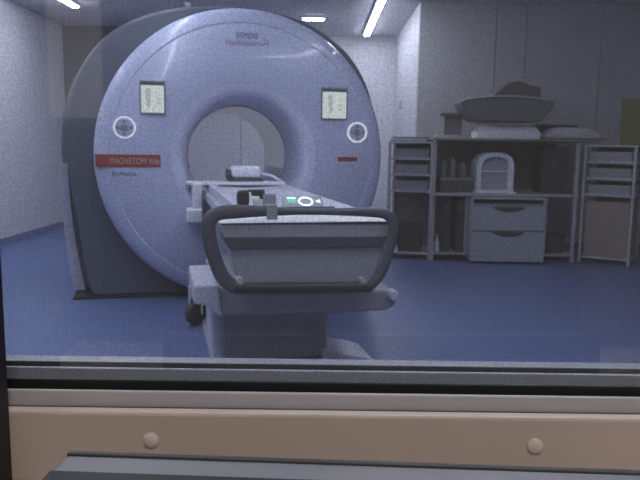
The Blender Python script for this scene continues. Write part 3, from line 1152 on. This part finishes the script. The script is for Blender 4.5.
o_ = arch(hw2, hh)
i_ = [(x * .74, .035 + z * .80) for x, z in arch(hw2, hh)]
bm = bmesh.new()
ring_prism(bm, o_, i_, -.10, .20)
finish('shell', bm, M['white'], hcoil, bevel=.008, seg=3, smooth=True)
bm = bmesh.new()
prism_y(bm, i_, -.03, .19)
finish('liner', bm, M['bench'], hcoil)
finish('coil_foot', boxes((-hw2 - .02, hw2 + .02, -.13, .22, 0, .022)), M['white'], hcoil, bevel=.006)
finish('rung', boxes((-hw2 * .72, hw2 * .72, -.085, -.07, hh * .52, hh * .56)), M['white'], hcoil, bevel=.003)

# dark tall case on the worktop
t_ = thing('equipment_case', 'dark tall case standing on the worktop right of the head coil', 'case', (X(551.5, YF + .2), YF + .30, ZW))
hx = (X(563.5, YF + .2) - X(540, YF + .2)) / 2
hc_h = Z(146, YF + .2) - ZW
finish('case_body', boxes((-hx, hx, -.14, .16, 0, hc_h)), M['dark'], t_, bevel=.012, seg=3)
finish('latch', boxes((-.02, .02, -.148, -.139, hc_h * .55, hc_h * .65)), M['charcoal'], t_, bevel=.003)
finish('carry_handle', boxes((-.06, .06, -.015, .015, hc_h + .016, hc_h + .026), (-.06, -.05, -.015, .015, hc_h, hc_h + .018), (.05, .06, -.015, .015, hc_h, hc_h + .018)), M['charcoal'], t_, bevel=.002)

# small bottles and a dark box at the left of the worktop
zmid = Z(178, YF + .1)
lg = thing('small_crate', 'dark crate on the worktop beside the left upright', 'crate', (X(455, YF + .25), YF + .30, ZW))
hx = (X(473, YF + .2) - X(439, YF + .2)) / 2
finish('crate_body', boxes((-hx, hx, -.14, .2, 0, zmid - ZW)), M['charcoal'], lg, bevel=.008)
finish('crate_lip', boxes((-hx - .006, hx + .006, -.148, -.135, zmid - ZW - .03, zmid - ZW - .005)), M['tray'], lg, bevel=.003)
for px, hgt, lab in ((443, .20, 'grey bottle on the dark crate, next to the left upright'), (452, .24, 'taller grey bottle on the dark crate, in the middle'), (462, .18, 'shorter grey bottle on the dark crate, nearest the head coil')):
    b_ = thing('dispenser_bottle', lab, 'bottle', (X(px, YF + .22), YF + .24, zmid), 0, 'bottles on the crate')
    bm = bmesh.new()
    lathe_z(bm, [(0, 0), (.032, 0), (.035, .01), (.035, hgt * .65), (.02, hgt * .76), (.012, hgt * .8), (.012, hgt * .85), (0, hgt * .85)], 0, 0, 20)
    finish('bottle_body', bm, M['tray'], b_, smooth=True)
    bm = bmesh.new()
    lathe_z(bm, [(0, hgt * .852), (.017, hgt * .852), (.017, hgt * .95), (.01, hgt), (0, hgt)], 0, 0, 16)
    finish('cap', bm, M['dark'], b_, smooth=True)

# --- top shelf
ys = YF + .20
# small coil stand at the left
sx0 = X(440, ys)
cs = thing('coil_stand', 'small pale stand with a dark top bar at the left end of the upper shelf', 'stand', (sx0, ys, ZU))
wst = X(458, ys) - sx0
finish('stand_foot', boxes((-.07, wst - .02, -.06, .10, 0, .032)), M['bench'], cs, bevel=.006)
finish('stand_post', boxes((-.012, .012, -.012, .012, .032, Z(117, ys) - ZU)), M['bench'], cs, bevel=.003)
zt2 = Z(117, ys) - ZU
finish('top_bar', boxes((-.02, wst + .05, -.03, .03, zt2, zt2 + .035)), M['charcoal'], cs, bevel=.008)
finish('stand_back', boxes((.03, wst + .02, .03, .06, .033, zt2)), M['coil'], cs, bevel=.006)
# thin pad left of it on the left rack
lp = thing('flat_pad', 'thin grey pad on top of the left tray rack', 'pad', (LA + LB) / 2 + Vector((.02, .26, Z(143.5, 7.0, 410) + .02)), lang)
finish('pad_body', boxes((-.19, .19, -.16, .2, 0, .03)), M['tray'], lp, bevel=.01, seg=3)
finish('pad_cover', boxes((-.17, .19, -.14, .18, .0305, .05)), M['coil'], lp, bevel=.006)


def cushion(bm, hx, hy, zfun, z0=0.0, nx=24, ny=10, pinch=.12):
    """soft closed cushion: zfun(u) gives the top height over -1..1"""
    top, bot = [], []
    for i in range(nx + 1):
        u = -1 + 2 * i / nx
        rt, rb2 = [], []
        for j in range(ny + 1):
            v = -1 + 2 * j / ny
            edge = (1 - abs(v) ** 4) * (1 - abs(u) ** 10)
            zt_ = zfun(u)
            rt.append(bm.verts.new((u * hx, v * hy, z0 + zt_ * (.35 + .65 * edge))))
            rb2.append(bm.verts.new((u * hx * .97, v * hy * .97, z0)))
        top.append(rt)
        bot.append(rb2)
    for i in range(nx):
        for j in range(ny):
            bm.faces.new((top[i][j], top[i + 1][j], top[i + 1][j + 1], top[i][j + 1]))
            bm.faces.new((bot[i][j], bot[i][j + 1], bot[i + 1][j + 1], bot[i + 1][j]))
    for i in range(nx):
        bm.faces.new((top[i][0], bot[i][0], bot[i + 1][0], top[i + 1][0]))
        bm.faces.new((top[i][ny], top[i + 1][ny], bot[i + 1][ny], bot[i][ny]))
    for j in range(ny):
        bm.faces.new((top[0][j], top[0][j + 1], bot[0][j + 1], bot[0][j]))
        bm.faces.new((top[nx][j], bot[nx][j], bot[nx][j + 1], top[nx][j + 1]))


# white block cushion with raised ends
xc, hx = (X(473, ys) + X(535, ys)) / 2, (X(535, ys) - X(473, ys)) / 2
h0 = Z(125.5, ys) - ZU
h1 = Z(120, ys) - ZU
t_ = finish('positioning_cushion', bmesh.new(), M['cloth'])
bpy.data.objects.remove(t_)
bm = bmesh.new()
cushion(bm, hx, .16, lambda u: h0 + (h1 - h0) * abs(u) ** 4)
o = finish('positioning_cushion', bm, M['cloth'], smooth=True)
o.location = (xc, ys + .06, ZU)
tag(o, 'white cushion with raised ends in the middle of the upper shelf', 'cushion')
# body coil: wide arched grey pad with a pale front rim, resting on the cushion
xa, xb = X(455, ys), X(546, ys)
bc = thing('body_coil', 'wide dark grey flexible body coil lying on the white cushion', 'coil', ((xa + xb) / 2, ys + .06, ZU + h1 - .02))
hx = (xb - xa) / 2
zb_ = ZU + h1 - .02
ztp = Z(97.5, ys) - zb_


def bow(u):
    return ztp * (1 - .55 * abs(u) ** 3.0) * 1.0


bm = bmesh.new()
pts_t, pts_b = [], []
n = 28
for i in range(n + 1):
    u = -1 + 2 * i / n
    pts_t.append((u * hx, ztp - .045 * u * u))
for i in range(n + 1):
    u = -1 + 2 * i / n
    pts_b.append((u * hx * .985, max(0.0, (abs(u) - .66) / .34) ** 1.5 * (ztp - .085)))
prism_y(bm, pts_t + pts_b[::-1], -.20, .22)
finish('coil_pad', bm, M['coil'], bc, bevel=.015, seg=3, smooth=True)
bm = bmesh.new()
rim = [(-hx - .05, -.20, ztp - .075), (-hx - .01, -.205, ztp - .062)] + [(x, -.205, z + .004) for x, z in pts_t[1:28:3]]
tube(bm, smooth_path(rim, 2), .009, 8)
finish('pale_rim', bm, M['bench'], bc, smooth=True)
# dark wedge on top of it
xw0, xw1 = X(487, ys), X(535, ys)
w_ = (xw1 - xw0) / 2
zw0 = zb_ + ztp
bm = bmesh.new()
hgt = Z(81, ys) - zw0
xo = (xw0 + xw1) / 2 - (xa + xb) / 2
low = [(-w_ + 2 * w_ * i / 8, -.045 * ((xo - w_ + 2 * w_ * i / 8) / hx) ** 2 + .006) for i in range(9)]
prism_y(bm, low + [(w_ * .96, hgt * .65), (w_ * .45, hgt * .8), (w_ * .1, hgt), (-w_ * .4, hgt * .85), (-w_ * .75, hgt * .4)], -.12, .14)
o = finish('foam_wedge', bm, M['charcoal'], bevel=.015, seg=3)
o.location = ((xw0 + xw1) / 2, ys + .08, zw0 + .004)
tag(o, 'dark foam wedge on top of the grey body coil', 'wedge')
# dark mat with pale pillow at the right
xm0, xm1 = X(537, ys), X(598, ys)
hm = (xm1 - xm0) / 2
mh = Z(123.5, ys) - ZU
o = finish('folded_mat', boxes((-hm, hm, -.20, .26, 0, .014), (-hm, hm * .45, .16, .26, .0135, mh)), M['charcoal'], bevel=.005, seg=3)
o.location = ((xm0 + xm1) / 2, ys + .04, ZU)
tag(o, 'dark folded mat under the pale pillow on the upper shelf', 'mat')
bm = bmesh.new()
cushion(bm, hm * .93, .14, lambda u: (Z(126.5, ys) - ZU - .015) * (1 - .6 * abs(u) ** 4))
o = finish('pillow', bm, M['pillow'], smooth=True)
o.location = ((xm0 + xm1) / 2 - .01, ys + .02, ZU + .0155)
tag(o, 'flat pale pillow at the right end of the upper shelf', 'pillow')
# olive box on the right rack
zr = Z(147, 6.85, 610) + .02
ob = thing('card_box', 'olive card box on top of the right tray rack', 'box', (at(642, 120, 6.86).x, 6.98, zr), rang)
hb = at(634, 98, 6.86).z - zr
finish('box_body', boxes((-.13, .13, -.10, .12, 0, hb * .82)), M['olive'], ob, bevel=.004)
finish('lid', boxes((-.135, .135, -.105, .125, hb * .8205, hb)), M['olive'], ob, bevel=.004)

# ------------------------------------------------------------------ world and view
w = bpy.data.worlds.new('world')
SC.world = w
w.use_nodes = True
w.node_tree.nodes['Background'].inputs['Color'].default_value = (.5, .55, .7, 1)
w.node_tree.nodes['Background'].inputs['Strength'].default_value = 0.02
SC.view_settings.view_transform = 'Standard'
SC.view_settings.look = 'None'
SC.view_settings.gamma = 1.0
SC.view_settings.exposure = 0.0
SC.view_settings.use_curve_mapping = False
SC.cycles.use_denoising = True
SC.cycles.max_bounces = 8
SC.cycles.transparent_max_bounces = 12
SC.cycles.caustics_reflective = False
SC.cycles.caustics_refractive = False
